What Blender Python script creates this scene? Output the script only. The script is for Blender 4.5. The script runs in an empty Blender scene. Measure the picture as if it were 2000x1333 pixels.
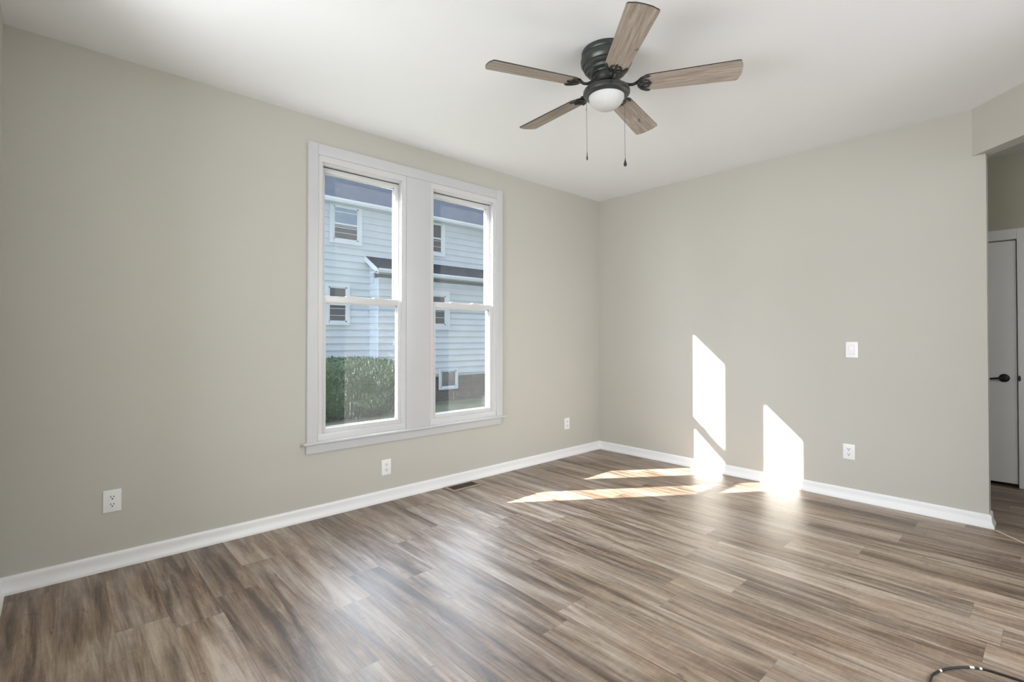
import bpy, bmesh, math, random
from mathutils import Vector, Matrix, noise as mnoise
PI = math.pi
SC = bpy.context.scene
COL = SC.collection
random.seed(4)

# ---------------------------------------------------------------- camera
FPX, YAW, PITCH, HORIZON = 971.0, math.radians(47.35), math.radians(0.6), 658.5
cd = bpy.data.cameras.new('camera')
cam = bpy.data.objects.new('camera', cd)
COL.objects.link(cam)
cam.location = (3.4128, -4.4661, 1.237)
cam.rotation_euler = (PI / 2 + PITCH, 0, YAW)
cd.sensor_width = 36.0
cd.lens = FPX / 2000 * 36.0
cd.shift_y = ((HORIZON - FPX * math.tan(PITCH)) - 666.5) / 2000.0
cd.clip_start = 0.02
SC.camera = cam

# ---------------------------------------------------------------- sky, sun, added fill lamps, exposure
SKY = 0.78
SKY_SUN = 14.0
SUN = 39.0
FILL_FRONT = 165.0
FILL_RIGHT = 270.0
w = bpy.data.worlds.new('world')
SC.world = w
w.use_nodes = True
nt = w.node_tree
nt.nodes.clear()
tc = nt.nodes.new('ShaderNodeTexCoord')
sp = nt.nodes.new('ShaderNodeSeparateXYZ')
rp = nt.nodes.new('ShaderNodeValToRGB')
bg = nt.nodes.new('ShaderNodeBackground')
ow = nt.nodes.new('ShaderNodeOutputWorld')
nt.links.new(tc.outputs['Generated'], sp.inputs[0])
nt.links.new(sp.outputs['Z'], rp.inputs[0])
rp.color_ramp.elements[0].position = 0.0
rp.color_ramp.elements[0].color = (0.90, 0.94, 1.0, 1)
rp.color_ramp.elements[1].position = 0.7
rp.color_ramp.elements[1].color = (0.66, 0.80, 1.0, 1)
nt.links.new(rp.outputs[0], bg.inputs[0])
# the half of the sky around the sun is several times brighter than the half opposite it
dt = nt.nodes.new('ShaderNodeVectorMath')
dt.operation = 'DOT_PRODUCT'
dt.inputs[1].default_value = (-0.85, -0.40, 0.35)
nt.links.new(tc.outputs['Generated'], dt.inputs[0])
mr = nt.nodes.new('ShaderNodeMapRange')
mr.interpolation_type = 'SMOOTHSTEP'
mr.inputs['From Min'].default_value = -0.1
mr.inputs['From Max'].default_value = 0.9
mr.inputs['To Min'].default_value = SKY
mr.inputs['To Max'].default_value = SKY_SUN
nt.links.new(dt.outputs['Value'], mr.inputs['Value'])
nt.links.new(mr.outputs['Result'], bg.inputs[1])
nt.links.new(bg.outputs[0], ow.inputs[0])

sl = bpy.data.lights.new('sun', 'SUN')
sl.energy = SUN
sl.angle = math.radians(0.55)
sl.color = (1.0, 0.965, 0.92)
so = bpy.data.objects.new('sun', sl)
COL.objects.link(so)
so.location = (-12, -18, 12)
so.rotation_euler = Vector((0.571, 0.821, -0.537)).to_track_quat('-Z', 'Y').to_euler()


def fill_light(name, loc, direction, sx, sy, power, color):
    l = bpy.data.lights.new(name, 'AREA')
    l.shape = 'RECTANGLE'
    l.size, l.size_y = sx, sy
    l.energy = power
    l.color = color
    o = bpy.data.objects.new(name, l)
    COL.objects.link(o)
    o.location = loc
    o.rotation_euler = Vector(direction).to_track_quat('-Z', 'Z').to_euler()
    return o


# added area lamps standing in for daylight, out of view behind and beside the camera
fill_light('fill_light_front', (1.75, -6.8, 0.95), (0.05, 1, 0.03), 3.0, 1.4, FILL_FRONT, (0.945, 0.975, 1.0))
fill_light('fill_light_right', (5.7, -2.15, 2.35), (-1, 0, -0.45), 2.6, 2.6, FILL_RIGHT, (0.94, 0.975, 1.0))

SC.view_settings.view_transform = 'Standard'
SC.view_settings.look = 'None'
SC.view_settings.exposure = 0.09
SC.view_settings.gamma = 1.0
SC.view_settings.use_curve_mapping = False
SC.cycles.max_bounces = 12
SC.cycles.diffuse_bounces = 8
SC.cycles.glossy_bounces = 4
SC.cycles.transparent_max_bounces = 16
SC.cycles.sample_clamp_indirect = 6.0
SC.cycles.blur_glossy = 0.5
SC.cycles.caustics_reflective = False
SC.cycles.caustics_refractive = False


# ---------------------------------------------------------------- materials
class NT:
    def __init__(self, name):
        self.m = bpy.data.materials.new(name)
        self.m.use_nodes = True
        self.t = self.m.node_tree
        self.t.nodes.clear()
        self.out = self.t.nodes.new('ShaderNodeOutputMaterial')

    def n(self, kind, **kw):
        o = self.t.nodes.new(kind)
        for k, v in kw.items():
            setattr(o, k, v)
        return o

    def l(self, a, b):
        self.t.links.new(a, b)

    def math(self, op, a, b=None, c=None, clamp=False):
        o = self.n('ShaderNodeMath', operation=op, use_clamp=clamp)
        for i, v in enumerate((a, b, c)):
            if v is None:
                continue
            if isinstance(v, (int, float)):
                o.inputs[i].default_value = v
            else:
                self.l(v, o.inputs[i])
        return o.outputs[0]

    def comb(self, x, y, z):
        o = self.n('ShaderNodeCombineXYZ')
        for i, v in enumerate((x, y, z)):
            if isinstance(v, (int, float)):
                o.inputs[i].default_value = v
            else:
                self.l(v, o.inputs[i])
        return o.outputs[0]

    def noise(self, vec, scale, detail=4, rough=0.5, dist=0.0):
        o = self.n('ShaderNodeTexNoise')
        self.l(vec, o.inputs['Vector'])
        o.inputs['Scale'].default_value = scale
        o.inputs['Detail'].default_value = detail
        o.inputs['Roughness'].default_value = rough
        o.inputs['Distortion'].default_value = dist
        return o.outputs[0]

    def ramp(self, fac, stops, interp='LINEAR'):
        o = self.n('ShaderNodeValToRGB')
        e = o.color_ramp.elements
        o.color_ramp.interpolation = interp
        while len(e) < len(stops):
            e.new(0.5)
        for s, (p, c) in zip(e, stops):
            s.position = p
            s.color = (*c, 1) if len(c) == 3 else c
        self.l(fac, o.inputs[0])
        return o.outputs[0]

    def mix(self, fac, a, b, mode='MIX'):
        o = self.n('ShaderNodeMixRGB', blend_type=mode)
        for i, v in enumerate((fac, a, b)):
            if isinstance(v, (int, float)):
                o.inputs[i].default_value = v
            elif isinstance(v, tuple):
                o.inputs[i].default_value = (*v, 1)
            else:
                self.l(v, o.inputs[i])
        return o.outputs[0]

    def bump(self, h, strength, dist=0.01):
        o = self.n('ShaderNodeBump')
        o.inputs['Strength'].default_value = strength
        o.inputs['Distance'].default_value = dist
        self.l(h, o.inputs['Height'])
        return o.outputs[0]

    def bsdf(self, color, rough, spec=0.5, metal=0.0, normal=None, **kw):
        o = self.n('ShaderNodeBsdfPrincipled')
        for k, v in (('Base Color', color), ('Roughness', rough), ('Specular IOR Level', spec), ('Metallic', metal)):
            if isinstance(v, (int, float)):
                o.inputs[k].default_value = v
            elif isinstance(v, tuple):
                o.inputs[k].default_value = (*v, 1)
            else:
                self.l(v, o.inputs[k])
        if normal is not None:
            self.l(normal, o.inputs['Normal'])
        for k, v in kw.items():
            o.inputs[k].default_value = v
        self.l(o.outputs[0], self.out.inputs[0])
        return o

    def obj(self):
        return self.n('ShaderNodeTexCoord').outputs['Object']

    def xyz(self, v):
        o = self.n('ShaderNodeSeparateXYZ')
        self.l(v, o.inputs[0])
        return o.outputs


def paint(name, col, rough=0.6, spec=0.3, var=0.03, scale=3.0, bump=0.05, bscale=160.0):
    q = NT(name)
    v = q.obj()
    f = q.noise(v, scale, 3)
    a = tuple(max(0, c * (1 - var)) for c in col)
    b = tuple(min(1, c * (1 + var)) for c in col)
    c = q.ramp(f, [(0.3, a), (0.7, b)])
    q.bsdf(c, rough, spec, 0, q.bump(q.noise(v, bscale, 2), bump, 0.001))
    return q.m


def plain(name, col, rough=0.5, spec=0.5, metal=0.0, var=0.05, scale=40.0, **kw):
    q = NT(name)
    f = q.noise(q.obj(), scale, 3)
    a = tuple(c * (1 - var) for c in col)
    b = tuple(min(1, c * (1 + var)) for c in col)
    q.bsdf(q.ramp(f, [(0.3, a), (0.7, b)]), rough, spec, metal, **kw)
    return q.m


M = {}
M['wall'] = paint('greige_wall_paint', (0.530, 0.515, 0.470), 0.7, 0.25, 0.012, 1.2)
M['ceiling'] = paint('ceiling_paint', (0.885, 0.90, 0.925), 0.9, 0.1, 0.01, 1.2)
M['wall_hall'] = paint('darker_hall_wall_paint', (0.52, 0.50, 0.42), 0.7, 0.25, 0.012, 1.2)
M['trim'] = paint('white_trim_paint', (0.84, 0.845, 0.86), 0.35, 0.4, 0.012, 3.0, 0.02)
M['casing'] = paint('dimmed_white_casing_paint', (0.56, 0.565, 0.575), 0.35, 0.4, 0.012, 3.0, 0.02)  # white trim paint; dimming beside the bright window is put into the colour
M['vinyl'] = paint('white_vinyl', (0.62, 0.62, 0.625), 0.3, 0.45, 0.01, 3.0, 0.0)
M['door'] = paint('white_door_paint', (0.88, 0.88, 0.89), 0.45, 0.4, 0.01, 3.0, 0.02)
M['plate'] = plain('white_plastic', (0.84, 0.84, 0.85), 0.3, 0.5, 0, 0.01)
M['slot'] = plain('slot_black', (0.03, 0.03, 0.03), 0.6, 0.3)
M['rocker_shade'] = plain('grey_gap_shade', (0.42, 0.42, 0.43), 0.6, 0.3)
M['gap_shade'] = plain('gap_shade_black', (0.05, 0.05, 0.05), 0.8, 0.2)
M['bronze'] = plain('dark_bronze_metal', (0.045, 0.048, 0.045), 0.33, 0.6, 0.35, 0.15)
M['iron'] = plain('black_metal', (0.022, 0.022, 0.021), 0.38, 0.5, 0.3, 0.15)
M['edge'] = plain('blade_edge', (0.035, 0.03, 0.026), 0.5, 0.4)
M['cable'] = plain('black_rubber', (0.016, 0.016, 0.016), 0.45, 0.4)
M['mark'] = plain('band_white', (0.75, 0.75, 0.73), 0.5, 0.4)
M['chain'] = plain('chain_metal', (0.16, 0.15, 0.14), 0.4, 0.5, 0.7)
M['register'] = plain('brown_register_metal', (0.34, 0.265, 0.20), 0.45, 0.4, 0.2)
M['register_dark'] = plain('dark_register_slats', (0.075, 0.058, 0.042), 0.5, 0.4, 0.2)
M['strip'] = plain('light_transition_strip', (0.60, 0.54, 0.47), 0.4, 0.5)
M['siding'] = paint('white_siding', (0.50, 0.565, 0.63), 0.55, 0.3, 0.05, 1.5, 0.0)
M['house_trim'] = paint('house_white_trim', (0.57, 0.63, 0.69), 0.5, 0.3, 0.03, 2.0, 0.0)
M['soil'] = plain('bare_soil', (0.10, 0.09, 0.06), 0.9, 0.2)


def floor_material():
    q = NT('wood_plank_floor')
    x, y, z = q.xyz(q.obj())
    PW, PL = 0.185, 1.22
    yr = q.math('ADD', q.math('DIVIDE', y, PW), 0.065)
    row = q.math('FLOOR', yr)
    wn = q.n('ShaderNodeTexWhiteNoise', noise_dimensions='1D')
    q.l(row, wn.inputs['W'])
    xs = q.math('ADD', q.math('DIVIDE', x, PL), q.math('MULTIPLY', wn.outputs['Value'], 9.3))
    col = q.math('FLOOR', xs)
    wn2 = q.n('ShaderNodeTexWhiteNoise', noise_dimensions='3D')
    q.l(q.comb(row, col, 3.7), wn2.inputs['Vector'])
    idv = wn2.outputs['Value']
    ids = q.xyz(wn2.outputs['Color'])
    ox = q.math('MULTIPLY', idv, 37.0)
    oy = q.math('MULTIPLY', ids[1], 23.0)
    gx = q.math('ADD', x, ox)
    gy = q.math('ADD', y, oy)
    # long streaks, broad figure, fine fibre, knots
    streak = q.noise(q.comb(q.math('MULTIPLY', gx, 1.5), q.math('MULTIPLY', gy, 21.0), idv), 1.0, 6, 0.62, 0.9)
    broad = q.noise(q.comb(q.math('MULTIPLY', gx, 1.1), q.math('MULTIPLY', gy, 7.0), 1.0), 1.0, 3, 0.5, 0.6)
    fibre = q.noise(q.comb(q.math('MULTIPLY', gx, 9.0), q.math('MULTIPLY', gy, 150.0), 2.0), 1.0, 3, 0.6, 0.3)
    knot = q.noise(q.comb(q.math('MULTIPLY', gx, 6.0), q.math('MULTIPLY', gy, 17.0), 5.0), 1.0, 3, 0.6, 1.4)
    chat = q.noise(q.comb(q.math('MULTIPLY', gx, 60.0), q.math('MULTIPLY', gy, 16.0), 8.0), 1.0, 2, 0.5, 0.5)
    tone = q.math('ADD', q.math('MULTIPLY', streak, 0.62), q.math('MULTIPLY', broad, 0.38))
    tone = q.math('ADD', tone, q.math('MULTIPLY', q.math('SUBTRACT', fibre, 0.5), 0.16))
    tone = q.math('ADD', tone, q.math('MULTIPLY', q.math('SUBTRACT', chat, 0.5), 0.06))
    tone = q.math('ADD', tone, q.math('MULTIPLY', q.math('SUBTRACT', ids[0], 0.5), 0.10))
    c = q.ramp(tone, [(0.36, (0.072, 0.047, 0.031)), (0.44, (0.168, 0.112, 0.074)),
                      (0.51, (0.265, 0.188, 0.130)), (0.58, (0.370, 0.277, 0.200)), (0.67, (0.48, 0.385, 0.298))])
    grey = q.ramp(tone, [(0.36, (0.090, 0.076, 0.067)), (0.50, (0.205, 0.176, 0.155)), (0.65, (0.40, 0.355, 0.315))])
    gf = q.math('MULTIPLY', q.ramp(broad, [(0.40, (0, 0, 0)), (0.62, (1, 1, 1))]), 0.5)
    c = q.mix(gf, c, grey)
    kf = q.ramp(knot, [(0.27, (1, 1, 1)), (0.36, (0, 0, 0))])
    c = q.mix(q.math('MULTIPLY', kf, 0.55), c, (0.045, 0.034, 0.027))
    # joints
    fy = q.math('FRACT', yr)
    fx = q.math('FRACT', xs)
    ey = q.math('MULTIPLY', q.math('MINIMUM', fy, q.math('SUBTRACT', 1.0, fy)), PW)
    ex = q.math('MULTIPLY', q.math('MINIMUM', fx, q.math('SUBTRACT', 1.0, fx)), PL)
    e = q.math('MINIMUM', ey, ex)
    jf = q.ramp(q.math('MULTIPLY', e, 100.0), [(0.04, (1, 1, 1)), (0.14, (0, 0, 0))])
    c = q.mix(q.math('MULTIPLY', jf, 0.38), c, (0.05, 0.04, 0.033))
    rough = q.math('ADD', 0.42, q.math('MULTIPLY', q.math('SUBTRACT', streak, 0.5), 0.22))
    h = q.math('SUBTRACT', q.math('MULTIPLY', fibre, 0.5), jf)
    q.bsdf(c, rough, 0.75, 0, q.bump(h, 0.06, 0.002))
    return q.m


M['floor'] = floor_material()


def blade_material():
    q = NT('weathered_blade_wood')
    x, y, z = q.xyz(q.obj())
    r = q.n('ShaderNodeObjectInfo').outputs['Random']
    o = q.math('MULTIPLY', r, 20.0)
    st = q.noise(q.comb(q.math('ADD', q.math('MULTIPLY', x, 5.0), o), q.math('MULTIPLY', y, 75.0), o), 1.0, 6, 0.65, 0.8)
    kn = q.noise(q.comb(q.math('ADD', q.math('MULTIPLY', x, 9.0), o), q.math('MULTIPLY', y, 22.0), o), 1.0, 2, 0.5, 1.0)
    c = q.ramp(st, [(0.25, (0.20, 0.165, 0.137)), (0.5, (0.36, 0.305, 0.26)), (0.72, (0.50, 0.44, 0.385))])
    c = q.mix(q.math('MULTIPLY', q.ramp(kn, [(0.24, (1, 1, 1)), (0.30, (0, 0, 0))]), 0.7), c, (0.06, 0.045, 0.035))
    q.bsdf(c, 0.5, 0.35)
    return q.m


M['blade'] = blade_material()


def globe_material():
    q = NT('frosted_white_glass')
    q.bsdf(q.ramp(q.noise(q.obj(), 30, 2), [(0.3, (0.60, 0.60, 0.605)), (0.7, (0.63, 0.63, 0.635))]), 0.55, 0.4, 0,
           **{'Subsurface Weight': 0.1, 'Subsurface Scale': 0.05})
    return q.m


M['globe'] = globe_material()


def pane_material(name, film, spots, low):
    """Clear pane under a film of dust with dried water drips (film scatters the light that reaches it)."""
    q = NT(name)
    v = q.obj()
    x, y, z = q.xyz(v)
    smear = q.noise(q.comb(q.math('MULTIPLY', y, 9.0), q.math('MULTIPLY', z, 2.2), x), 1.0, 4, 0.6, 0.5)
    drip = q.noise(q.comb(q.math('MULTIPLY', y, 95.0), q.math('MULTIPLY', z, 28.0), x), 1.0, 3, 0.6, 0.6)
    area = q.noise(q.comb(q.math('MULTIPLY', y, 5.0), q.math('MULTIPLY', z, 3.5), 4.0), 1.0, 2, 0.5)
    f = q.math('MULTIPLY', q.math('ADD', 0.45, q.math('MULTIPLY', smear, 1.1)), film)
    sm = q.math('MULTIPLY', q.ramp(drip, [(0.56, (0, 0, 0)), (0.66, (1, 1, 1))]), q.ramp(area, [(0.42, (0, 0, 0)), (0.62, (1, 1, 1))]))
    f = q.math('ADD', f, q.math('MULTIPLY', sm, spots))
    if low:
        g = q.math('MULTIPLY', q.math('SUBTRACT', 1.05, z), 2.0, clamp=True)
        f = q.math('ADD', f, q.math('MULTIPLY', g, low))
    tr = q.n('ShaderNodeBsdfTransparent')
    tr.inputs[0].default_value = (0.965, 0.975, 0.97, 1)
    gl = q.n('ShaderNodeBsdfGlossy')
    gl.inputs['Roughness'].default_value = 0.02
    fr = q.n('ShaderNodeFresnel')
    fr.inputs[0].default_value = 1.45
    m1 = q.n('ShaderNodeMixShader')
    q.l(q.math('MULTIPLY', fr.outputs[0], 0.9), m1.inputs[0])
    q.l(tr.outputs[0], m1.inputs[1])
    q.l(gl.outputs[0], m1.inputs[2])
    tl = q.n('ShaderNodeBsdfTranslucent')
    tl.inputs[0].default_value = (0.86, 0.86, 0.83, 1)
    df = q.n('ShaderNodeBsdfDiffuse')
    df.inputs[0].default_value = (0.6, 0.6, 0.58, 1)
    md = q.n('ShaderNodeMixShader')
    md.inputs[0].default_value = 0.4
    q.l(tl.outputs[0], md.inputs[1])
    q.l(df.outputs[0], md.inputs[2])
    m2 = q.n('ShaderNodeMixShader')
    q.l(f, m2.inputs[0])
    q.l(m1.outputs[0], m2.inputs[1])
    q.l(md.outputs[0], m2.inputs[2])
    q.l(m2.outputs[0], q.out.inputs[0])
    return q.m


M['pane_upper'] = pane_material('dusty_pane', 0.015, 0.02, 0.0)
M['pane_lower'] = pane_material('dusty_pane_with_drips', 0.011, 0.10, 0.016)
M['pane_lower_clean'] = pane_material('dusty_pane_light_drips', 0.011, 0.05, 0.018)


def shingle_material():
    q = NT('asphalt_shingles')
    x, y, z = q.xyz(q.obj())
    f = q.noise(q.comb(q.math('MULTIPLY', y, 3.0), q.math('MULTIPLY', x, 7.0), 0.0), 1.0, 5, 0.7)
    fx = q.math('FRACT', q.math('MULTIPLY', x, 7.5))
    ln = q.ramp(fx, [(0.0, (1, 1, 1)), (0.16, (0, 0, 0))])
    c = q.ramp(f, [(0.3, (0.016, 0.022, 0.034)), (0.7, (0.036, 0.043, 0.058))])
    c = q.mix(q.math('MULTIPLY', ln, 0.5), c, (0.01, 0.012, 0.018))
    q.bsdf(c, 0.9, 0.08)
    return q.m


M['shingle'] = shingle_material()


def house_glass(name, col, refl):
    q = NT(name)
    q.bsdf(q.ramp(q.noise(q.obj(), 3, 2), [(0.3, tuple(c * 0.85 for c in col)), (0.7, col)]), 0.06, refl)
    return q.m


M['house_pane'] = house_glass('house_pane_blue', (0.20, 0.30, 0.42), 0.8)
M['house_pane_dark'] = house_glass('house_pane_dark', (0.10, 0.105, 0.11), 0.6)


def ground_material():
    q = NT('lawn')
    v = q.obj()
    f = q.noise(v, 2.0, 6, 0.7)
    q.bsdf(q.ramp(f, [(0.3, (0.07, 0.08, 0.045)), (0.55, (0.115, 0.12, 0.075)), (0.75, (0.17, 0.165, 0.12))]), 0.9, 0.2)
    return q.m


M['lawn'] = ground_material()


def foundation_material():
    q = NT('old_brick_foundation')
    x, y, z = q.xyz(q.obj())
    b = q.n('ShaderNodeTexBrick')
    q.l(q.comb(y, z, 0.0), b.inputs['Vector'])
    b.inputs['Color1'].default_value = (0.115, 0.10, 0.088, 1)
    b.inputs['Color2'].default_value = (0.085, 0.075, 0.068, 1)
    b.inputs['Mortar'].default_value = (0.15, 0.14, 0.13, 1)
    b.inputs['Scale'].default_value = 4.0
    q.bsdf(b.outputs[0], 0.9, 0.2)
    return q.m


M['foundation'] = foundation_material()


def leaf_material():
    q = NT('hedge_leaves')
    f = q.noise(q.obj(), 6, 3)
    q.bsdf(q.ramp(f, [(0.3, (0.022, 0.05, 0.018)), (0.7, (0.06, 0.105, 0.035))]), 0.6, 0.3)
    return q.m


M['leaf'] = leaf_material()


# ---------------------------------------------------------------- mesh helpers
class MB:
    """Collects shapes in world coordinates; build() links them as one mesh object."""

    def __init__(self):
        self.bm = bmesh.new()

    def _add(self, tmp, mi=0):
        me = bpy.data.meshes.new('tmp')
        for f in tmp.faces:
            f.material_index = mi
        tmp.to_mesh(me)
        tmp.free()
        self.bm.from_mesh(me)
        bpy.data.meshes.remove(me)

    def box(self, x0, x1, y0, y1, z0, z1, bev=0.0, seg=2, mi=0, mat=None):
        t = bmesh.new()
        bmesh.ops.create_cube(t, size=1.0)
        for v in t.verts:
            v.co = Vector(((x0 + x1) / 2 + v.co.x * (x1 - x0), (y0 + y1) / 2 + v.co.y * (y1 - y0), (z0 + z1) / 2 + v.co.z * (z1 - z0)))
        if bev:
            bmesh.ops.bevel(t, geom=t.edges[:], offset=bev, segments=seg, affect='EDGES', profile=0.6)
        if mat is not None:
            bmesh.ops.transform(t, matrix=mat, verts=t.verts[:])
        self._add(t, mi)
        return self

    def prism(self, pts, axis, a, b, mi=0, side_mi=None):
        """extrude the 2-D polygon pts along axis from a to b (axis x: pts=(y,z); y: (x,z); z: (x,y))"""
        t = bmesh.new()

        def co(p, h):
            return {'x': (h, p[0], p[1]), 'y': (p[0], h, p[1]), 'z': (p[0], p[1], h)}[axis]
        A = [t.verts.new(co(p, a)) for p in pts]
        B = [t.verts.new(co(p, b)) for p in pts]
        f1 = t.faces.new(A)
        f2 = t.faces.new(B[::-1])
        n = len(pts)
        sides = []
        for i in range(n):
            sides.append(t.faces.new((A[i], B[i], B[(i + 1) % n], A[(i + 1) % n])))
        bmesh.ops.recalc_face_normals(t, faces=t.faces[:])
        for f in t.faces:
            f.material_index = mi
        if side_mi is not None:
            for f in sides:
                f.material_index = side_mi
        me = bpy.data.meshes.new('tmp')
        t.to_mesh(me)
        t.free()
        self.bm.from_mesh(me)
        bpy.data.meshes.remove(me)
        return self

    def sweep(self, prof, path):
        """sweep an open/closed profile [(offset, z)] along horizontal path [(x,y,(nx,ny))]; mitred by the given normals"""
        t = bmesh.new()
        rings = []
        for (px, py, (nx, ny)) in path:
            rings.append([t.verts.new((px + nx * o, py + ny * o, z)) for o, z in prof])
        n = len(prof)
        for r0, r1 in zip(rings, rings[1:]):
            for i in range(n):
                t.faces.new((r0[i], r0[(i + 1) % n], r1[(i + 1) % n], r1[i]))
        t.faces.new(rings[0])
        t.faces.new(rings[-1][::-1])
        bmesh.ops.recalc_face_normals(t, faces=t.faces[:])
        self._add(t)
        return self

    def lathe(self, prof, center, seg=64, mat=None):
        t = bmesh.new()
        rings = []
        for r, z in prof:
            if r < 1e-6:
                rings.append([t.verts.new((0, 0, z))])
            else:
                rings.append([t.verts.new((r * math.cos(2 * PI * k / seg), r * math.sin(2 * PI * k / seg), z)) for k in range(seg)])
        for a, b in zip(rings, rings[1:]):
            for k in range(seg):
                k2 = (k + 1) % seg
                if len(a) == 1 and len(b) == 1:
                    continue
                if len(a) == 1:
                    t.faces.new((a[0], b[k], b[k2]))
                elif len(b) == 1:
                    t.faces.new((a[k], b[0], a[k2]))
                else:
                    t.faces.new((a[k], b[k], b[k2], a[k2]))
        bmesh.ops.recalc_face_normals(t, faces=t.faces[:])
        m = Matrix.Translation(Vector(center))
        if mat is not None:
            m = m @ mat
        bmesh.ops.transform(t, matrix=m, verts=t.verts[:])
        self._add(t)
        return self

    def tube(self, pts, r, seg=10, close=False):
        t = bmesh.new()
        pts = [Vector(p) for p in pts]
        rad = r if isinstance(r, (list, tuple)) else [r] * len(pts)
        rings = []
        n = len(pts)
        for i, p in enumerate(pts):
            d = (pts[min(i + 1, n - 1)] - pts[max(i - 1, 0)]).normalized()
            u = d.cross(Vector((0, 0, 1)))
            if u.length < 1e-4:
                u = d.cross(Vector((1, 0, 0)))
            u.normalize()
            v = u.cross(d)
            rings.append([t.verts.new(p + (u * math.cos(2 * PI * k / seg) + v * math.sin(2 * PI * k / seg)) * rad[i]) for k in range(seg)])
        for a, b in zip(rings, rings[1:]):
            for k in range(seg):
                t.faces.new((a[k], b[k], b[(k + 1) % seg], a[(k + 1) % seg]))
        t.faces.new(rings[0][::-1])
        t.faces.new(rings[-1])
        bmesh.ops.recalc_face_normals(t, faces=t.faces[:])
        self._add(t)
        return self

    def quad(self, a, b, c, d):
        vs = [self.bm.verts.new(p) for p in (a, b, c, d)]
        self.bm.faces.new(vs)
        return self

    def build(self, name, mats, parent=None, smooth=False, angle=40):
        me = bpy.data.meshes.new(name)
        self.bm.to_mesh(me)
        self.bm.free()
        if not isinstance(mats, (list, tuple)):
            mats = [mats]
        for m in mats:
            me.materials.append(M[m])
        o = bpy.data.objects.new(name, me)
        COL.objects.link(o)
        if parent is not None:
            o.parent = parent
            p = Vector((0, 0, 0))
            q = parent
            while q is not None:
                p += q.location
                q = q.parent
            me.transform(Matrix.Translation(-p))
        if smooth:
            for f in me.polygons:
                f.use_smooth = True
            try:
                me.set_sharp_from_angle(angle=math.radians(angle))
            except Exception:
                pass
        return o


def structure(o, label=None):
    o['kind'] = 'structure'
    if label:
        o['label'] = label
    return o


def tag(o, label, cat, group=None, kind=None):
    o['label'] = label
    o['category'] = cat
    if group:
        o['group'] = group
    if kind:
        o['kind'] = kind
    return o


def empty(name, loc, rz=0.0):
    o = bpy.data.objects.new(name, None)
    o.empty_display_size = 0.05
    COL.objects.link(o)
    o.location = loc
    o.rotation_euler = (0, 0, rz)
    return o


def copy_thing(src, loc, rz):
    r = src.copy()
    COL.objects.link(r)
    r.location = loc
    r.rotation_euler = (0, 0, rz)
    for ch in list(src.children):
        c = ch.copy()
        COL.objects.link(c)
        c.parent = r
        for g in list(ch.children):
            d = g.copy()
            COL.objects.link(d)
            d.parent = c
    return r


# ---------------------------------------------------------------- room shell
H = 2.748
YF = -4.656          # front wall, behind the camera
XR = 4.30           # right wall
WB = 3.130          # free end of the back wall
HY = 1.350          # hall wall carrying the door
b = MB()
b.box(-0.10, 6.12, YF - 0.12, HY + 0.12, -0.10, 0.0)
structure(b.build('floor', 'floor'), 'brown and grey wood plank floor')
b = MB()
b.box(-0.10, 6.12, YF - 0.12, HY + 0.12, H, H + 0.12)
structure(b.build('ceiling', 'ceiling'), 'flat white ceiling')

# openings in the left wall (y0, y1)
OPL, OPR = (-3.145, -2.460), (-2.240, -1.535)
WZ0, WZ1 = 0.505, 2.485
b = MB()
b.box(-0.10, 0, YF - 0.12, OPL[0], 0, H)
b.box(-0.10, 0, OPL[1], OPR[0], WZ0, WZ1)
b.box(-0.10, 0, OPR[1], 0.0, 0, H)
b.box(-0.10, 0, OPL[0], OPR[1], 0, WZ0)
b.box(-0.10, 0, OPL[0], OPR[1], WZ1, H)
structure(b.build('wall_left', 'wall'), 'greige wall with the twin window')
b = MB()
b.box(-0.10, WB, 0, 0.12, 0, H)
structure(b.build('wall_back', 'wall'), 'greige wall lit by sun patches')

# front and right walls, each with an unseen opening added for the fill lamps
b = MB()
b.box(0, 0.75, YF - 0.12, YF, 0, H)
b.box(3.15, XR + 0.12, YF - 0.12, YF, 0, H)
b.box(0.75, 3.15, YF - 0.12, YF, 0, 0.3)
b.box(0.75, 3.15, YF - 0.12, YF, 2.5, H)
structure(b.build('wall_front', 'wall'))
yd = -(XR - 3.065)
b = MB()
b.box(XR, XR + 0.12, YF, -2.95, 0, H)
b.box(XR, XR + 0.12, -1.35, yd + 0.06, 0, H)
b.box(XR, XR + 0.12, -2.95, -1.35, 0, 0.5)
b.box(XR, XR + 0.12, -2.95, -1.35, 2.5, H)
structure(b.build('wall_right', 'wall'))
b = MB()  # unseen closed box added to keep the sun out of the front opening
b.box(0.0, 0.12, -7.6, YF - 0.12, 0, H)
b.box(3.5, 3.62, -7.6, YF - 0.12, 0, H)
b.box(0.12, 3.5, -7.6, -7.48, 0, H)
b.box(0.0, 3.62, -7.6, YF - 0.12, H, H + 0.1)
b.box(0.0, 3.62, -7.6, YF - 0.12, -0.1, 0)
structure(b.build('wall_sun_block', 'wall'))
for nm, pts in (('added_opening_front', ('y', YF, 0.75, 3.15)), ('added_opening_right', ('x', XR, -2.95, -1.35))):  # frames of the unseen openings added to let the fill lamps in
    b = MB()
    ax, p, a0, a1 = pts
    mid = (a0 + a1) / 2
    for lo, hi, z0, z1 in ((a0 - .08, a0, .42, 2.58), (a1, a1 + .08, .42, 2.58), (a0, a1, .42, .5), (a0, a1, 2.5, 2.58), (mid - .03, mid + .03, .5, 2.5)):
        if ax == 'y':
            b.box(lo, hi, p, p + 0.02, z0, z1)
        else:
            b.box(p - 0.02, p, lo, hi, z0, z1)
    structure(b.build(nm, 'trim'))

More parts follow.
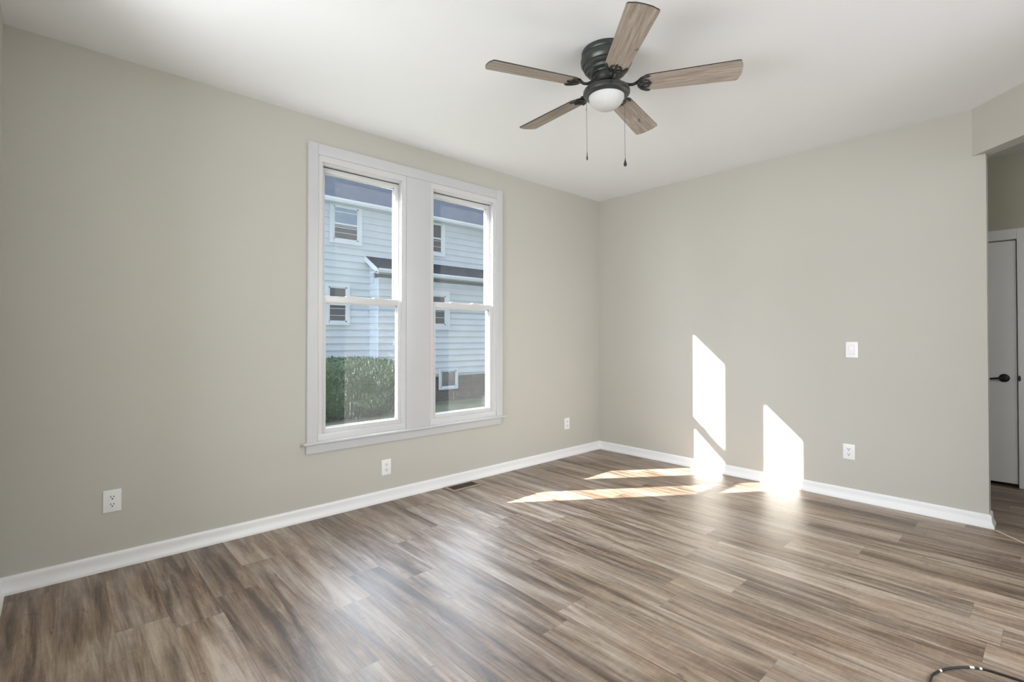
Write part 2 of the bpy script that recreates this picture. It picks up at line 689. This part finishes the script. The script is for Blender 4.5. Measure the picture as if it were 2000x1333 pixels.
# diagonal header over the opening to the hall
s2 = math.sqrt(0.5)
b = MB()
L = (XR + 0.02 - 3.065) / s2
t = 0.104
p0 = Vector((3.065, 0.0))
d = Vector((s2, -s2))
nn = Vector((s2, s2))
pts = [p0, p0 + d * L, p0 + d * L + nn * t, p0 + nn * t]
pts = [(p.x, p.y) for p in pts]
b.prism(pts, 'z', 2.435, H)
structure(b.build('wall_header', 'wall'), 'diagonal greige header over the hall opening')

# hall beyond the opening
b = MB()
DX0, DX1, DZ = 2.46, 3.222, 2.04
b.box(1.5, DX0, HY, HY + 0.12, 0, H)
b.box(DX1, 6.12, HY, HY + 0.12, 0, H)
b.box(DX0, DX1, HY, HY + 0.12, DZ, H)
b.box(DX0 - 0.1, DX1 + 0.1, HY + 0.12, HY + 0.2, -0.05, H)  # unseen slab added behind the door to stop light leaking under it
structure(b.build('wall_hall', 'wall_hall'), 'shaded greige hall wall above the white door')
b = MB()
b.box(1.38, 1.5, 0.12, HY + 0.12, 0, H)
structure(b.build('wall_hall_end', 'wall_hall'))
b = MB()
b.box(6.0, 6.12, -1.35, HY, 0, H)
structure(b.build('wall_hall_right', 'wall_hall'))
b = MB()
b.box(XR + 0.12, 6.0, -1.35, -1.23, 0, H)
structure(b.build('wall_hall_front', 'wall_hall'))

# baseboards: profile (offset from wall, height) with a quarter round at the floor
BASE = [(0, 0), (0.025, 0), (0.025, 0.011), (0.0225, 0.018), (0.0175, 0.027), (0.0138, 0.037), (0.012, 0.048), (0.0115, 0.060), (0.0115, 0.071), (0.010, 0.079), (0.006, 0.084), (0, 0.085)]
b = MB()
b.sweep(BASE, [(0, YF, (1, 1)), (0, 0, (1, -1))])
structure(b.build('baseboard_left', 'trim', smooth=True), 'white baseboard under the window')
b = MB()
b.sweep(BASE, [(0, 0, (1, -1)), (WB, 0, (1, -1)), (WB, 0.12, (1, 0))])
structure(b.build('baseboard_back', 'trim', smooth=True), 'white baseboard on the sunlit back wall')
b = MB()
b.sweep(BASE, [(0, YF, (1, 1)), (XR, YF, (-1, 1)), (XR, yd, (-1, 0))])
structure(b.build('baseboard_front', 'trim', smooth=True))

# transition strip on the floor below the header
b = MB()
q0 = Vector((3.162, -0.040))
q1 = Vector((XR, -1.30))
dd = (q1 - q0).normalized()
n2 = Vector((-dd.y, dd.x)) * 0.0045
b.prism([tuple(q0 - n2), tuple(q1 - n2), tuple(q1 + n2), tuple(q0 + n2)], 'z', 0.0, 0.004)
structure(b.build('trim_2', 'strip'), 'thin pale transition strip across the floor at the hall opening')

# hall door: leaf, casing, lever handle, strike
dr = structure(empty('door_1', (2.84, HY, 0)), 'white flat hall door with a black lever handle')
b = MB()
b.box(DX0 + 0.006, DX1 - 0.004, HY + 0.002, HY + 0.042, 0.028, DZ - 0.006, 0.002)
b.build('door_leaf', 'door', dr)
b = MB()
CW = 0.088
b.box(DX1 + 0.002, DX1 + CW, HY - 0.018, HY, 0, DZ + CW, 0.003)
b.box(DX0 - CW, DX0 - 0.002, HY - 0.018, HY, 0, DZ + CW, 0.003)
b.box(DX0 - 0.002, DX1 + 0.002, HY - 0.018, HY, DZ + 0.004, DZ + CW, 0.003)
b.build('door_casing', 'trim', dr)
b = MB()
rot = Matrix.Rotation(PI / 2, 4, 'X')
b.lathe([(0, 0), (0.034, 0), (0.034, 0.006), (0.030, 0.010), (0.012, 0.013), (0.011, 0.045), (0, 0.045)], (3.143, HY + 0.002, 0.895), 32, rot)
b.tube([(3.143, HY - 0.04, 0.895), (3.12, HY - 0.043, 0.894), (3.08, HY - 0.043, 0.889), (3.03, HY - 0.040, 0.884)], [0.009, 0.009, 0.008, 0.006])
b.build('lever_handle', 'iron', dr, True)
b = MB()
b.lathe([(0, 0), (0.013, 0), (0.012, 0.008), (0, 0.010)], (DX1 + 0.010, HY - 0.018, 0.897), 24, rot @ Matrix.Diagonal((0.7, 1.9, 1, 1)))
b.build('latch_strike', 'iron', dr, True)

# ---------------------------------------------------------------- twin window
# shared casing
CX = 0.030
tw = structure(empty('trim_1', (0, -2.34, 0.5)), 'white casing around the twin window')
b = MB()
OL, OR_ = -3.212, -1.462


def casing_side(y_in, y_out):
    s = 1 if y_out > y_in else -1
    b.prism([(0.0, y_in), (CX - 0.004, y_in), (CX, y_in + s * 0.004), (CX, y_out - s * 0.006), (CX - 0.006, y_out), (0.0, y_out)], 'z', 0.525, 2.563)


casing_side(OPL[0], OL)
casing_side(OPR[1], OR_)
b.box(0, CX - 0.0005, OPL[0] - 0.002, OPR[1] + 0.002, 2.487, 2.5625, 0.003)
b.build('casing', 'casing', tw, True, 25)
b = MB()
b.box(0, CX - 0.003, OPL[1] + 0.003, OPR[0] - 0.003, 0.525, 2.487, 0.004)
b.box(0, CX - 0.012, OPL[1] - 0.002, OPR[0] + 0.002, 0.525, 2.487)
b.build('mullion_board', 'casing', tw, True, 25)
b = MB()
b.box(-0.01, 0.052, OL - 0.030, OR_ + 0.020, 0.508, 0.526, 0.005, 3)
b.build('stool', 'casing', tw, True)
b = MB()
b.box(0, 0.022, OL - 0.004, OR_ - 0.012, 0.446, 0.508, 0.003)
b.build('apron', 'casing', tw, True)


def window_unit(name, y0, y1, lower_mat, label):
    """A double-hung unit: frame, outer upper sash, inner lower sash; glass behind each."""
    wnd = structure(empty(name, (0, (y0 + y1) / 2, 0.525)), label)
    JT = 0.026
    f = MB()
    # jamb frame with an inner stop, head and sill
    for ya, s in ((y0, 1), (y1, -1)):
        a, c = sorted((ya, ya + s * JT))
        f.box(-0.098, 0.020, a, c, 0.566, 2.445)
        a, c = sorted((ya, ya + s * (JT + 0.010)))
        f.box(0.006, 0.016, a, c, 0.525, 2.475)
        a, c = sorted((ya, ya + s * (JT + 0.008)))
        f.box(-0.034, -0.029, a, c, 0.525, 2.475)
    f.box(-0.098, 0.020, y0, y1, 2.445, 2.487)
    f.box(-0.098, 0.010, y0, y1, 0.505, 0.566)
    f.box(-0.010, 0.022, y0 + 0.002, y1 - 0.002, 0.525, 0.572, 0.004)
    f.box(-0.035, 0.000, y0 + JT, y1 - JT, 2.432, 2.446)
    # exterior stop
    for ya, s in ((y0, 1), (y1, -1)):
        a, c = sorted((ya - s * 0.02, ya + s * (JT + (0.050 if s > 0 else -0.006))))
        f.box(-0.108, -0.085, a, c, 0.53, 2.487)
    f.box(-0.108, -0.085, y0, y1, 2.398, 2.487)
    f.build('window_frame', 'vinyl', wnd, True, 25)
    g = MB()
    g.box(-0.036, -0.0345, y0 + JT, y1 - JT, 2.426, 2.432)  # solid near-black strip drawn in for the shade at the head
    g.build('head_gap_shade', 'gap_shade', wnd)

    def sash(nm, xa, xb, z0, z1, stile, top, bot, gx, gm, lips):
        sa, sb = y0 + JT + 0.002, y1 - JT - 0.002
        m = MB()
        m.box(xa, xb, sa, sa + stile, z0, z1, 0.003)
        m.box(xa, xb, sb - stile, sb, z0, z1, 0.003)
        m.box(xa + 0.0005, xb - 0.0005, sa + stile - 0.004, sb - stile + 0.004, z1 - top, z1, 0.003)
        m.box(xa + 0.0005, xb - 0.0005, sa + stile - 0.004, sb - stile + 0.004, z0, z0 + bot, 0.003)
        # glazing bead stepping in towards the glass
        e = 0.007
        bx0, bx1 = gx - 0.004, gx + 0.006
        m.box(bx0, bx1, sa + stile - 0.002, sa + stile + e, z0 + bot, z1 - top)
        m.box(bx0, bx1, sb - stile - e, sb - stile + 0.002, z0 + bot, z1 - top)
        m.box(bx0, bx1, sa + stile, sb - stile, z1 - top - e, z1 - top + 0.002)
        m.box(bx0, bx1, sa + stile, sb - stile, z0 + bot - 0.002, z0 + bot + e)
        so_ = m.build(nm, 'vinyl', wnd, True, 25)
        p = MB()
        ya, yb, za, zb_ = sa + stile - 0.003, sb - stile + 0.003, z0 + bot - 0.003, z1 - top + 0.003
        p.quad((gx, ya, za), (gx, yb, za), (gx, yb, zb_), (gx, ya, zb_))
        p.build('pane', gm, so_)
        if lips:
            for fr in (0.36, 0.70):
                k = MB()
                yc = sa + (sb - sa) * fr
                k.prism([(-0.045, 0), (0.045, 0), (0.038, 0.006), (0.014, 0.010), (-0.014, 0.010), (-0.038, 0.006)], 'x', xa + 0.006, xb - 0.006)
                k.bm.verts.ensure_lookup_table()
                for v in k.bm.verts:
                    v.co.y += yc
                    v.co.z += z1
                k.build('sash_lock', 'vinyl', so_, True)
        return so_
    sash('upper_sash', -0.075, -0.036, 1.482, 2.430, 0.040, 0.036, 0.036, -0.055, 'pane_upper', False)
    sash('lower_sash', -0.030, 0.006, 0.572, 1.522, 0.036, 0.046, 0.034, -0.016, lower_mat, True)
    # sill and outer skin on the outside
    o = MB()
    o.box(-0.15, -0.085, y0 - 0.02, y1 + 0.02, 0.480, 0.515)
    o.build('outer_sill', 'vinyl', wnd)
    return wnd


window_unit('window_1', OPL[0], OPL[1], 'pane_lower', 'double-hung window with dirty glass showing the hedge')
window_unit('window_2', OPR[0], OPR[1], 'pane_lower_clean', 'double-hung window nearest the room corner')


# ---------------------------------------------------------------- ceiling fan
FX, FY = 1.824, -2.322
fan = empty('ceiling_fan', (FX, FY, H))
tag(fan, 'five-blade ceiling fan with weathered wood blades, dark housing and white globe', 'ceiling fan')
c0 = (FX, FY, 0)
b = MB()
b.lathe([(0, H), (0.128, H), (0.131, H - 0.004), (0.131, H - 0.024), (0.128, H - 0.028), (0, H - 0.028)], c0)
b.build('canopy', 'bronze', fan, True)
b = MB()
b.lathe([(0, H - 0.028), (0.126, H - 0.028), (0.126, H - 0.033), (0.133, H - 0.036), (0.136, H - 0.048), (0.134, H - 0.064), (0.125, H - 0.078),
         (0.119, H - 0.080), (0.118, H - 0.094), (0.110, H - 0.101), (0.105, H - 0.102), (0.101, H - 0.114), (0.090, H - 0.120),
         (0.084, H - 0.122), (0.080, H - 0.128), (0, H - 0.128)], c0)
b.build('motor_housing', 'bronze', fan, True, 30)
b = MB()
b.lathe([(0, H - 0.126), (0.072, H - 0.126), (0.072, H - 0.150), (0.068, H - 0.156), (0.068, H - 0.172), (0.060, H - 0.176), (0.045, H - 0.178), (0.045, H - 0.196), (0, H - 0.196)], c0)
for k in range(10):
    a = 2 * PI * k / 10 + 0.2
    b.lathe([(0, 0), (0.004, 0), (0.004, 0.004), (0, 0.005)], (FX + 0.055 * math.cos(a), FY + 0.055 * math.sin(a), H - 0.176), 10, Matrix.Rotation(PI, 4, 'X'))
b.build('rotor_hub', 'iron', fan, True)
b = MB()
b.lathe([(0.040, H - 0.192), (0.072, H - 0.194), (0.104, H - 0.199), (0.118, H - 0.204), (0.122, H - 0.211), (0.122, H - 0.224), (0.118, H - 0.230),
         (0.108, H - 0.233), (0.102, H - 0.236), (0.098, H - 0.240), (0.092, H - 0.240), (0.092, H - 0.205), (0.04, H - 0.205)], c0)
b.build('light_ring', 'bronze', fan, True, 30)
b = MB()
pr = []
for k in range(17):
    a = PI / 2 * k / 16
    pr.append((0.0935 * math.cos(a), H - 0.234 - 0.075 * math.sin(a)))
pr.insert(0, (0.0935, H - 0.215))
pr[-1] = (0.0, pr[-1][1])
b.lathe(pr, c0)
b.build('globe', 'globe', fan, True, 80)

ZB = 2.556
A0 = math.radians(-112.43)
PITCHB = math.radians(-12.0)


def blade_outline():
    pts = []
    r0, r1 = 0.185, 0.655
    w0, w1 = 0.058, 0.070

    def corner(cx, cy, r, a0, a1, n=6):
        for i in range(n + 1):
            a = a0 + (a1 - a0) * i / n
            pts.append((cx + r * math.cos(a), cy + r * math.sin(a)))
    corner(r0 + 0.030, -w0 + 0.030, 0.030, PI, 1.5 * PI)
    corner(r1 - 0.016, -w1 + 0.014, 0.014, 1.5 * PI, 2 * PI)
    for i in range(1, 6):     # bowed tip
        yy = -w1 + 0.016 + (2 * w1 - 0.032) * i / 6
        pts.append((r1 - 0.002 + 0.010 * (1 - (yy / w1) ** 2), yy))
    corner(r1 - 0.016, w1 - 0.014, 0.014, 0, 0.5 * PI)
    corner(r0 + 0.030, w0 - 0.030, 0.030, 0.5 * PI, PI)
    return pts


blade0 = None
for k in range(5):
    ang = A0 + k * 2 * PI / 5
    if blade0 is None:
        bb = MB()
        bb.prism(blade_outline(), 'z', 0.0, 0.006, 0, 1)
        blade0 = bb.build('blade', ['blade', 'edge'])
        bl = blade0
        ir = MB()
        # arm dipping out of the hub, then a claw that clasps the blade root
        arm = [(0.055, 0, 0.030), (0.075, 0, 0.024), (0.095, 0, 0.013), (0.115, 0, 0.003), (0.135, 0, 0.001), (0.150, 0, 0.006), (0.162, 0, 0.013), (0.178, 0, 0.014)]
        ir.tube(arm, [0.010, 0.009, 0.008, 0.0075, 0.0075, 0.008, 0.009, 0.009], 12)
        claw = []
        for i in range(17):
            a = PI / 2 + PI * i / 16
            claw.append((0.222 + 0.058 * math.cos(a), 0.052 * math.sin(a), -0.004 + 0.006 * max(0, -math.cos(a))))
        ir.tube(claw, [0.004] + [0.0065 + 0.002 * math.sin(PI * i / 14) for i in range(15)] + [0.004], 10)
        ir.tube([(0.168, 0, 0.006), (0.190, 0, -0.003), (0.215, 0, -0.004), (0.232, 0, -0.003)], [0.008, 0.007, 0.006, 0.003], 10)
        ir.tube([(0.180, 0.014, 0.0), (0.198, 0.026, -0.004), (0.214, 0.022, -0.004), (0.222, 0.010, -0.003)], [0.005, 0.0055, 0.0045, 0.003], 8)
        ir.tube([(0.180, -0.014, 0.0), (0.198, -0.026, -0.004), (0.214, -0.022, -0.004), (0.222, -0.010, -0.003)], [0.005, 0.0055, 0.0045, 0.003], 8)
        iron0 = ir.build('blade_bracket', 'iron', None, True, 80)
        br = iron0
    else:
        bl = blade0.copy()
        COL.objects.link(bl)
        br = iron0.copy()
        COL.objects.link(br)
    for o in (bl, br):
        o.parent = fan
        o.location = (0, 0, ZB - H)
        o.rotation_euler = (Matrix.Rotation(ang, 3, 'Z') @ Matrix.Rotation(PITCHB, 3, 'X')).to_euler()

# pull chains hang from the rim of the light ring
FWD = Vector((-math.sin(YAW), math.cos(YAW), 0))
RGT = Vector((math.cos(YAW), math.sin(YAW), 0))
for side, back, zt, zb, fat, mid in ((-0.114, 0.048, 2.519, 2.195, 0.0042, 2.42), (0.0745, 0.088, 2.519, 2.150, 0.0085, 2.38)):
    p = Vector((FX, FY, 0)) + RGT * side - FWD * back
    b = MB()
    sway = 0.004
    n = 12
    b.tube([(p.x + RGT.x * sway * i / n, p.y + RGT.y * sway * i / n, zt + (zb - zt) * i / n) for i in range(n + 1)], 0.0011, 6)
    b.lathe([(0, 0.006), (0.002, 0.004), (0.0022, -0.004), (0, -0.006)], (p.x, p.y, mid), 10)
    ch = b.build('pull_chain', 'chain', fan, True)
    b = MB()
    ln = 0.040
    b.lathe([(0, 0.004), (0.0016, 0.002), (0.002, -0.006), (fat * 0.55, -0.016), (fat, -0.028), (fat * 0.9, -0.035), (fat * 0.5, -0.0395), (0, -ln)],
            (p.x + RGT.x * sway, p.y + RGT.y * sway, zb), 18)
    b.build('pull_knob', 'iron', ch, True, 80)

# ---------------------------------------------------------------- outlets and switch
GRP = 'white duplex outlets low on the walls'


def make_outlet():
    t_ = empty('wall_outlet', (0, 0, 0))
    m = MB()
    m.box(-0.039, 0.039, -0.0065, 0.0, -0.058, 0.058, 0.003, 3)
    m.lathe([(0, 0), (0.003, 0), (0.0024, 0.0015), (0, 0.002)], (0, -0.0063, 0), 12, Matrix.Rotation(PI / 2, 4, 'X'))
    m.build('plate', 'plate', t_, True, 30)
    for zc in (0.0195, -0.0195):
        r_ = MB()
        o_ = []
        for i in range(24):
            a = 2 * PI * i / 24
            o_.append((0.0172 * math.cos(a), zc + max(-0.0135, min(0.0135, 0.0172 * math.sin(a)))))
        r_.prism(o_, 'y', -0.0098, -0.004)
        rr = r_.build('receptacle', 'plate', t_)
        s_ = MB()
        s_.box(-0.0078, -0.0048, -0.0102, -0.006, zc + 0.000, zc + 0.0090)
        s_.box(0.0048, 0.0078, -0.0102, -0.006, zc + 0.000, zc + 0.0084)
        s_.lathe([(0, 0), (0.0034, 0), (0.0034, 0.0040), (0, 0.0040)], (0, -0.0062, zc - 0.0068), 12, Matrix.Rotation(PI / 2, 4, 'X'))
        s_.build('slots', 'slot', rr)
    return t_


o0 = make_outlet()
spots = [((0.0, -4.231, 0.360), PI / 2, 'white outlet below and left of the window, nearest the front of the room'),
         ((0.0, -2.615, 0.254), PI / 2, 'white outlet directly under the window apron'),
         ((0.0, -0.552, 0.339), PI / 2, 'white outlet right of the window, beside the room corner'),
         ((2.359, 0.0, 0.361), 0.0, 'white outlet on the sunlit back wall below the light switch')]
for i, (loc, rz, lb) in enumerate(spots):
    o = o0 if i == 0 else copy_thing(o0, loc, rz)
    o.location = loc
    o.rotation_euler = (0, 0, rz)
    tag(o, lb, 'outlet', GRP)

sw = empty('light_switch', (2.382, 0, 1.139))
tag(sw, 'white rocker light switch on the back wall above the outlet', 'light switch')
b = MB()
b.box(2.382 - 0.040, 2.382 + 0.040, -0.0065, 0, 1.139 - 0.060, 1.139 + 0.060, 0.003, 3)
b.build('plate', 'plate', sw, True, 30)
b = MB()
b.prism([(-0.0060, 1.139 + 0.033), (-0.0060, 1.139 - 0.033), (-0.0150, 1.139 - 0.033), (-0.0100, 1.139), (-0.0085, 1.139 + 0.033)], 'x', 2.382 - 0.017, 2.382 + 0.017)
b.build('rocker', 'plate', sw)
b = MB()
b.box(2.382 - 0.0185, 2.382 + 0.0185, -0.0069, -0.003, 1.139 - 0.0345, 1.139 + 0.0345)  # grey sheet that draws the shaded gap around the rocker
b.build('rocker_gap_shade', 'rocker_shade', sw)
b = MB()
b.bm.free()
for s in (-1, 1):
    b = MB()
    b.lathe([(0, 0), (0.003, 0), (0.0024, 0.0015), (0, 0.002)], (2.382, -0.0063, 1.139 + s * 0.048), 12, Matrix.Rotation(PI / 2, 4, 'X'))
    b.build('screw', 'plate', sw)

# ---------------------------------------------------------------- floor register
vt = empty('floor_register', (0.110, -1.966, 0))
tag(vt, 'brown metal floor vent beside the baseboard under the window', 'vent')
b = MB()
x0, x1, y0, y1 = 0.030, 0.180, -2.115, -1.812
ix0, ix1, iy0, iy1 = 0.050, 0.146, -2.088, -1.838
for a in ((x0, ix0, y0, y1), (ix1, x1, y0, y1), (ix0, ix1, y0, iy0), (ix0, ix1, iy1, y1)):
    b.box(*a, 0.0, 0.005, 0.0012)
b.build('rim', 'register', vt, True)
b = MB()
b.box(ix0, ix1, -1.972, -1.962, 0.0005, 0.0042)
k = 0
yy = iy0 + 0.006
while yy < iy1 - 0.004:
    b.box(ix0, ix1, yy, yy + 0.005, 0.0005, 0.0035)
    yy += 0.0115
b.build('slats', 'register_dark', vt)
b = MB()
b.box(ix0, ix1, iy0, iy1, 0.0, 0.0008)  # black sheet drawn in for the shade below the slats
b.build('duct_shade', 'slot', vt)

# ---------------------------------------------------------------- cable on the floor
ctrl = [(3.155, -2.42), (3.128, -2.30), (3.112, -2.19), (3.108, -2.115), (3.119, -2.068), (3.136, -2.028), (3.162, -1.986), (3.184, -1.958), (3.207, -1.938), (3.235, -1.922),
        (3.264, -1.915), (3.293, -1.911), (3.322, -1.909), (3.36, -1.912), (3.42, -1.925), (3.50, -1.955), (3.60, -2.0)]


def spline(P, n=8):
    out = []
    for i in range(len(P) - 1):
        p0_, p1_, p2_, p3_ = (Vector(P[max(i - 1, 0)]), Vector(P[i]), Vector(P[i + 1]), Vector(P[min(i + 2, len(P) - 1)]))
        for j in range(n):
            u = j / n
            out.append(0.5 * (2 * p1_ + (p2_ - p0_) * u + (2 * p0_ - 5 * p1_ + 4 * p2_ - p3_) * u * u + (3 * p1_ - p0_ - 3 * p2_ + p3_) * u ** 3))
    out.append(Vector(P[-1]))
    return out


cp = spline(ctrl)
b = MB()
b.tube([(p.x, p.y, 0.0042) for p in cp], 0.0042, 12)
cab = b.build('cable', 'cable', None, True, 80)
tag(cab, 'black cable with white bands curving over the floor by the hall opening', 'cable')
for i0, n_ in ((34, 3), (60, 5), (68, 3)):  # short white bands over the cable
    b = MB()
    b.tube([(p.x, p.y, 0.0044) for p in cp[i0:i0 + n_]], 0.0043, 12)
    b.build('white_band', 'mark', cab, True)

# ---------------------------------------------------------------- outside: ground, hedge, neighbouring house
GZ = -0.62
b = MB()
b.box(-26, -0.10, -26, 30, GZ - 0.2, GZ)
structure(b.build('ground', 'lawn'), 'lawn of the side yard')

HX = -9.0
EX = -8.5
hs = empty('neighbouring_house', (HX, 4.0, GZ))
tag(hs, 'white clapboard house with dark shingle roof seen through the window', 'house')


def clapboards(m, x, y0, y1, z0, z1, pitch, holes=()):
    """lapped boards on a wall facing +x"""
    z = z0
    while z < z1 - 0.01:
        zt = min(z + pitch, z1)
        segs = [(y0, y1)]
        for (h0, h1, hz0, hz1) in holes:
            if hz0 < (z + zt) / 2 < hz1:
                ns = []
                for a, c in segs:
                    if h1 <= a or h0 >= c:
                        ns.append((a, c))
                    else:
                        if h0 > a:
                            ns.append((a, h0))
                        if h1 < c:
                            ns.append((h1, c))
                segs = ns
        for a, c in segs:
            m.prism([(x - 0.02, z), (x + 0.030, z), (x + 0.002, zt), (x - 0.02, zt)], 'y', a, c)
        z = zt


b = MB()
clapboards(b, HX, -16.0, 13.0, 0.18, 4.66, 0.178)  # unseen length of the house added so that it shades the yard
b.box(HX - 6, HX - 0.015, -16.0, 13.0, 0.10, 4.66)
b.build('siding', 'siding', hs)
EY0 = 1.76
b = MB()
clapboards(b, EX, EY0, 12.0, 0.18, 2.74, 0.178)
z = 0.18
while z < 3.2:
    b.prism([(EY0 + 0.02, z), (EY0 - 0.016, z), (EY0 - 0.002, z + 0.178), (EY0 + 0.02, z + 0.178)], 'x', HX, EX + (0.0 if z < 2.6 else -0.25))
    z += 0.178
b.box(HX - 0.01, EX - 0.015, EY0 + 0.015, 12.0, 0.10, 2.80)
b.build('bay_siding', 'siding', hs)
b = MB()
b.box(EX - 0.02, EX + 0.022, EY0 - 0.020, EY0 + 0.012, 0.16, 2.74)
b.build('corner_board', 'house_trim', hs)
b = MB()
b.box(HX - 6, HX - 0.04, -16.0, 13.0, GZ, 0.18)
b.box(HX - 0.04, EX - 0.03, EY0 + 0.03, 12.0, GZ, 0.18)
b.build('foundation', 'foundation', hs)


def slope(m, xe, ze, xr, zr, y0, y1, th):
    m.prism([(xe, ze), (xr, zr), (xr, zr + th), (xe, ze + th)], 'y', y0, y1)


b = MB()
slope(b, HX + 0.30, 4.68, HX - 3.3, 7.2, -16.3, 13.3, 0.06)
slope(b, HX - 6.3, 4.68, HX - 3.3, 7.2, -16.3, 13.3, 0.06)
b.build('roof', 'shingle', hs)
b = MB()
b.prism([(HX - 6, 4.66), (HX, 4.66), (HX - 3.3, 7.15)], 'y', -15.95, 12.95)
b.build('gable', 'siding', hs)
b = MB()
slope(b, EX + 0.22, 2.96, HX, 3.36, EY0 - 0.12, 12.2, 0.05)
b.build('bay_roof', 'shingle', hs)
b = MB()
slope(b, EX + 0.22, 2.86, HX, 3.27, EY0 - 0.15, EY0 - 0.10, 0.13)
b.build('rake_board', 'house_trim', hs)


def gutter(xe, zt, y0, y1, h, wd):
    m = MB()
    m.prism([(xe, zt - h), (xe + wd * 0.7, zt - h), (xe + wd, zt - h * 0.45), (xe + wd, zt), (xe + wd - 0.01, zt), (xe + wd - 0.012, zt - h * 0.4), (xe + wd * 0.65, zt - h + 0.01), (xe, zt - h + 0.012)], 'y', y0, y1)
    m.box(xe - 0.30, xe, y0, y1, zt - h, zt - h + 0.03)
    m.build('gutter', 'house_trim', hs)


gutter(HX + 0.28, 4.72, -16.3, 13.3, 0.10, 0.11)
gutter(EX + 0.20, 3.00, EY0 - 0.15, 12.2, 0.10, 0.11)


def house_window(x, y0, y1, z0, z1, zm, cw, top_mat, bottom_mat, blind=True):
    m = MB()
    m.box(x, x + 0.045, y0 - cw, y0, z0 - cw, z1 + cw)
    m.box(x, x + 0.045, y1, y1 + cw, z0 - cw, z1 + cw)
    m.box(x, x + 0.045, y0, y1, z1, z1 + cw)
    m.box(x, x + 0.055, y0, y1, z0 - cw, z0)
    fr = m.build('window_casing', 'house_trim', hs)
    m = MB()
    e = 0.035
    m.box(x, x + 0.030, y0, y0 + e, z0, z1)
    m.box(x, x + 0.030, y1 - e, y1, z0, z1)
    m.box(x, x + 0.030, y0, y1, z1 - e, z1)
    m.box(x, x + 0.030, y0, y1, z0, z0 + e)
    if zm:
        m.box(x, x + 0.034, y0, y1, zm - 0.022, zm + 0.022)
    if blind:
        m.box(x, x + 0.022, y0, y1, z1 - 0.15, z1 - 0.13)
        m.box(x, x + 0.022, y0, y1, zm - 0.10, zm - 0.085)
    m.build('sash', 'house_trim', fr)
    m = MB()
    m.box(x, x + 0.018, y0 + e, y1 - e, zm if zm else z0, z1 - e)
    m.build('upper_pane', top_mat, fr)
    if zm:
        m = MB()
        m.box(x, x + 0.016, y0 + e, y1 - e, z0 + e, zm)
        m.build('lower_pane', bottom_mat, fr)


hx = HX + 0.012
house_window(hx, 0.75, 1.42, 3.74, 4.60, 4.15, 0.10, 'house_pane', 'house_pane_dark')
house_window(hx, 3.40, 4.08, 3.74, 4.60, 4.17, 0.10, 'house_pane_dark', 'house_pane_dark', False)
house_window(hx, 0.63, 1.11, 1.62, 2.52, 2.07, 0.08, 'house_pane_dark', 'house_pane_dark', False)
ex = EX + 0.012
house_window(ex, 3.20, 3.86, 1.58, 2.42, 2.02, 0.14, 'house_pane_dark', 'house_pane_dark', False)
house_window(ex, 3.70, 4.24, -0.22, 0.26, None, 0.06, 'house_pane_dark', 'house_pane_dark', False)

# hedge: rounded body covered in leaves
b = MB()
t = bmesh.new()
bmesh.ops.create_icosphere(t, subdivisions=5, radius=1.0)
cxh, cyh = -7.75, 0.35
sx, sy = 0.62, 1.75
ztop = 0.70
surf = []
for v in t.verts:
    p = v.co.normalized()
    e = 3.4
    k = (abs(p.x) ** e + abs(p.y) ** e + abs(p.z) ** e) ** (-1 / e)
    q = Vector((p.x * k * sx, p.y * k * sy, p.z * k * (ztop - GZ) / 2))
    nz = mnoise.noise(q * 3.0) * 0.09 + mnoise.noise(q * 9.0) * 0.05
    q = q * (1 + nz * 0.8)
    v.co = Vector((cxh + q.x, cyh + q.y, (ztop + GZ) / 2 + q.z))
t.normal_update()
for f in t.faces:
    surf.append((f.calc_center_median(), f.normal.copy()))
b._add(t)
for ctr, nm in surf:
    if ctr.x < cxh - 0.2 and nm.z < 0.3:
        continue
    for _ in range(2):
        c = ctr + Vector((random.uniform(-.03, .03), random.uniform(-.03, .03), random.uniform(-.03, .03))) + nm * random.uniform(0.0, 0.05)
        u = Vector((random.gauss(0, 1), random.gauss(0, 1), random.gauss(0, 1))).normalized()
        v = u.cross(nm + Vector((random.gauss(0, .4), random.gauss(0, .4), random.gauss(0, .4))))
        if v.length < 0.1:
            continue
        v.normalize()
        L_ = random.uniform(0.022, 0.04)
        b.quad(c - u * L_, c + v * L_ * 0.5, c + u * L_, c - v * L_ * 0.5)
hd = b.build('hedge', 'leaf')
tag(hd, 'clipped dark green hedge outside in front of the white house', 'hedge')
